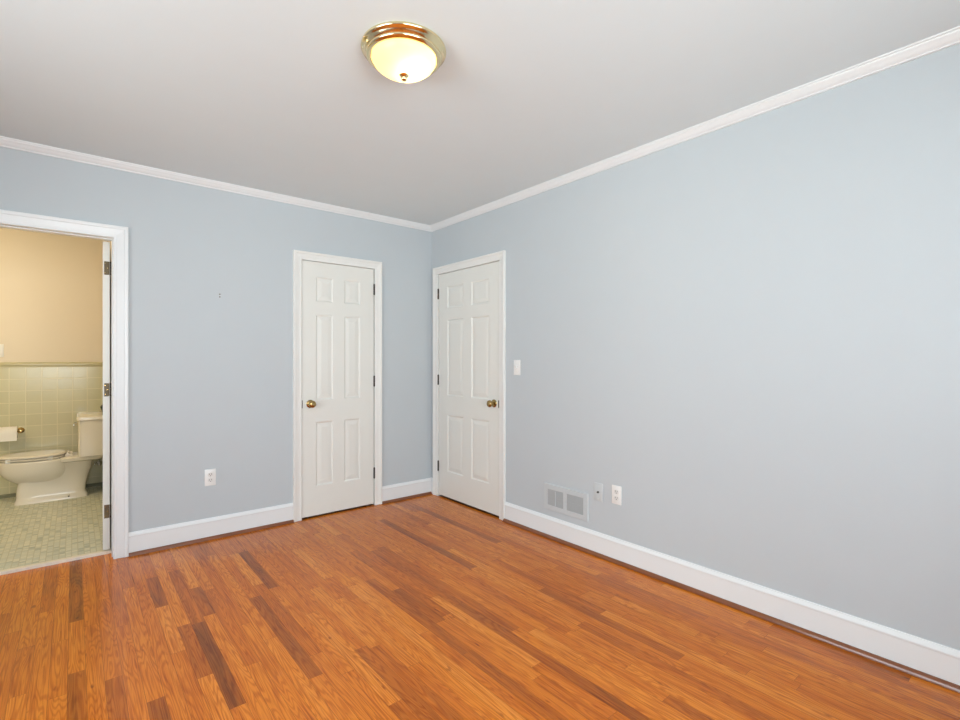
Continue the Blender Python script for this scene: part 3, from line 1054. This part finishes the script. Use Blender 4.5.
loft(bm, [sel((a + TX1 + .004) / 2, TY, (TX1 + .004 - a) / 2, hw, z, 14, 64) for z, a, hw in ((.7135, -2.566, .234), (.716, -2.575, .240), (.740, -2.576, .241), (.748, -2.572, .237), (.751, -2.56, .228))])
obj('tank_lid', bm, M['porcelain'], toi, smooth=40)
bm = B()
tube(bm, [(-2.572, TY + .16, .66), (-2.585, TY + .16, .66), (-2.590, TY + .14, .658), (-2.592, TY + .08, .650)], .007)
obj('flush_lever', bm, M['chrome'], toi, smooth=60)
for sg in (-1, 1):
    obj('bolt_cap', lathe(B(), [(0.010, 0.036), (0.010, 0.046), (0.007, 0.053), (0, 0.055)], (-2.63, TY + sg * .110, 0), 'Z', 16), M['porcelain'], toi, smooth=60)
    obj('floor_bolt', lathe(B(), [(0.0055, -.0), (0.0055, .006), (0, .007)] if sg > 0 else [(0.0055, 0), (0.0055, -.006), (0, -.007)], (-2.628, TY + sg * .116, .040), 'Y', 12), M['dark'], toi, label='dark bolt at the toilet foot')

# shut-off valve with its riser
VX, VZ = -2.402, 0.238
t = thing('water_valve', (VX, BY, VZ), 'chrome water shut-off valve on the wall under the toilet tank', 'valve')
bm = B()
lathe(bm, [(0, -.0005), (.026, -.0005), (.024, -.006), (.010, -.010), (.0075, -.010), (.0075, -.034), (0, -.034)], (VX, BY, VZ), 'Y', 24)
obj('escutcheon', bm, M['chrome'], t, smooth=50)
bm = B()
lathe(bm, [(0, -.018), (.011, -.018), (.012, 0), (.011, .020), (.007, .024), (0, .024)], (VX, BY - .038, VZ), 'Z', 18)
obj('valve_body', bm, M['chrome'], t, smooth=50)
bm = B()
lathe(bm, [(0, -.012), (.005, -.012), (.005, -.028), (.019, -.030), (.019, -.038), (0, -.040)], (VX, BY - .038, VZ), 'X', 18)
obj('handle', bm, M['chrome'], t, smooth=50)
bm = tube(B(), [(VX, BY - .038, VZ + .022), (VX, BY - .038, .29), (VX + .004, BY - .042, .33), (VX + .006, BY - .048, .36), (VX + .006, BY - .050, .384)], .0055)
obj('riser', bm, M['chrome'], t, smooth=60)

# vase on the tank lid
vx, vy = -2.376, 1.80
vz = .751
pr = [(0, 0.0), (.017, 0.0), (.019, .003), (.015, .010), (.016, .018), (.024, .038), (.031, .060), (.032, .074), (.026, .086), (.015, .093), (.013, .100), (.017, .107), (.013, .107), (.010, .100), (0, .095)]
o = obj('vase', lathe(B(), [(r, vz + h + .0005) for r, h in pr], (vx, vy, 0), 'Z', 36), M['vase_glass'], origin=(vx, vy, vz), smooth=60)
tag(o, 'small dark green vase standing on the toilet tank lid', 'vase')

# toilet paper on its holder
RZ, RY = 0.612, BY - 0.085
hx0, hx1 = -3.130, -2.970
h = thing('toilet_paper_holder', ((hx0 + hx1) / 2, BY, RZ), 'toilet paper holder on the bathroom tile left of the toilet', 'toilet paper holder')
for x in (hx0 - .006, hx1 + .006):
    bm = B()
    lathe(bm, [(0, -.0005), (.024, -.0005), (.026, -.006), (.018, -.012), (.010, -.018), (.009, -.070), (.016, -.076), (.019, -.085), (.016, -.095), (0, -.101)], (x, BY, RZ), 'Y', 28)
    obj('post', bm, M['old_brass'], h, smooth=50)
bm = B()
lathe(bm, [(0, hx0 - .003), (.007, hx0 - .003), (.007, hx1 + .003), (0, hx1 + .003)], (0, RY, RZ), 'X', 16)
obj('roller', bm, M['old_brass'], h, smooth=50)
bm = B()
r0, r1 = .020, .057
x0, x1 = hx0 + .018, hx1 - .012
lathe(bm, [(r0, x0), (r1 - .002, x0), (r1, x0 + .002), (r1, x1 - .002), (r1 - .002, x1), (r0, x1), (r0, x0)], (0, RY, RZ - .010), 'X', 48)
# a hanging sheet in front of the roll
o = obj('toilet_paper', bm, M['paper'], origin=((x0 + x1) / 2, RY, RZ), smooth=50)
tag(o, 'white toilet paper roll on the holder at the bathroom wall', 'toilet paper')
obj('hanging_sheet', box(B(), x0, x1, RY - r1 - .0012, RY - r1 - .0004, RZ - .075, RZ - .010), M['paper'], o)

# bathroom switch plate, half in view
mpBs = mpBB
t = thing('wall_switch', (-3.112, BY, 1.275), 'cream switch plate on the bathroom wall above the tile', 'light switch')
obj('cover_plate', boxm(B(), mpBs, -3.147, -3.077, .0003, .006, 1.277, 1.392, .002), M['plastic'], t, smooth=40)
obj('toggle', boxm(B(), mpBs, -3.1165, -3.1075, .006, .016, 1.330, 1.346, .001), M['plastic'], t)
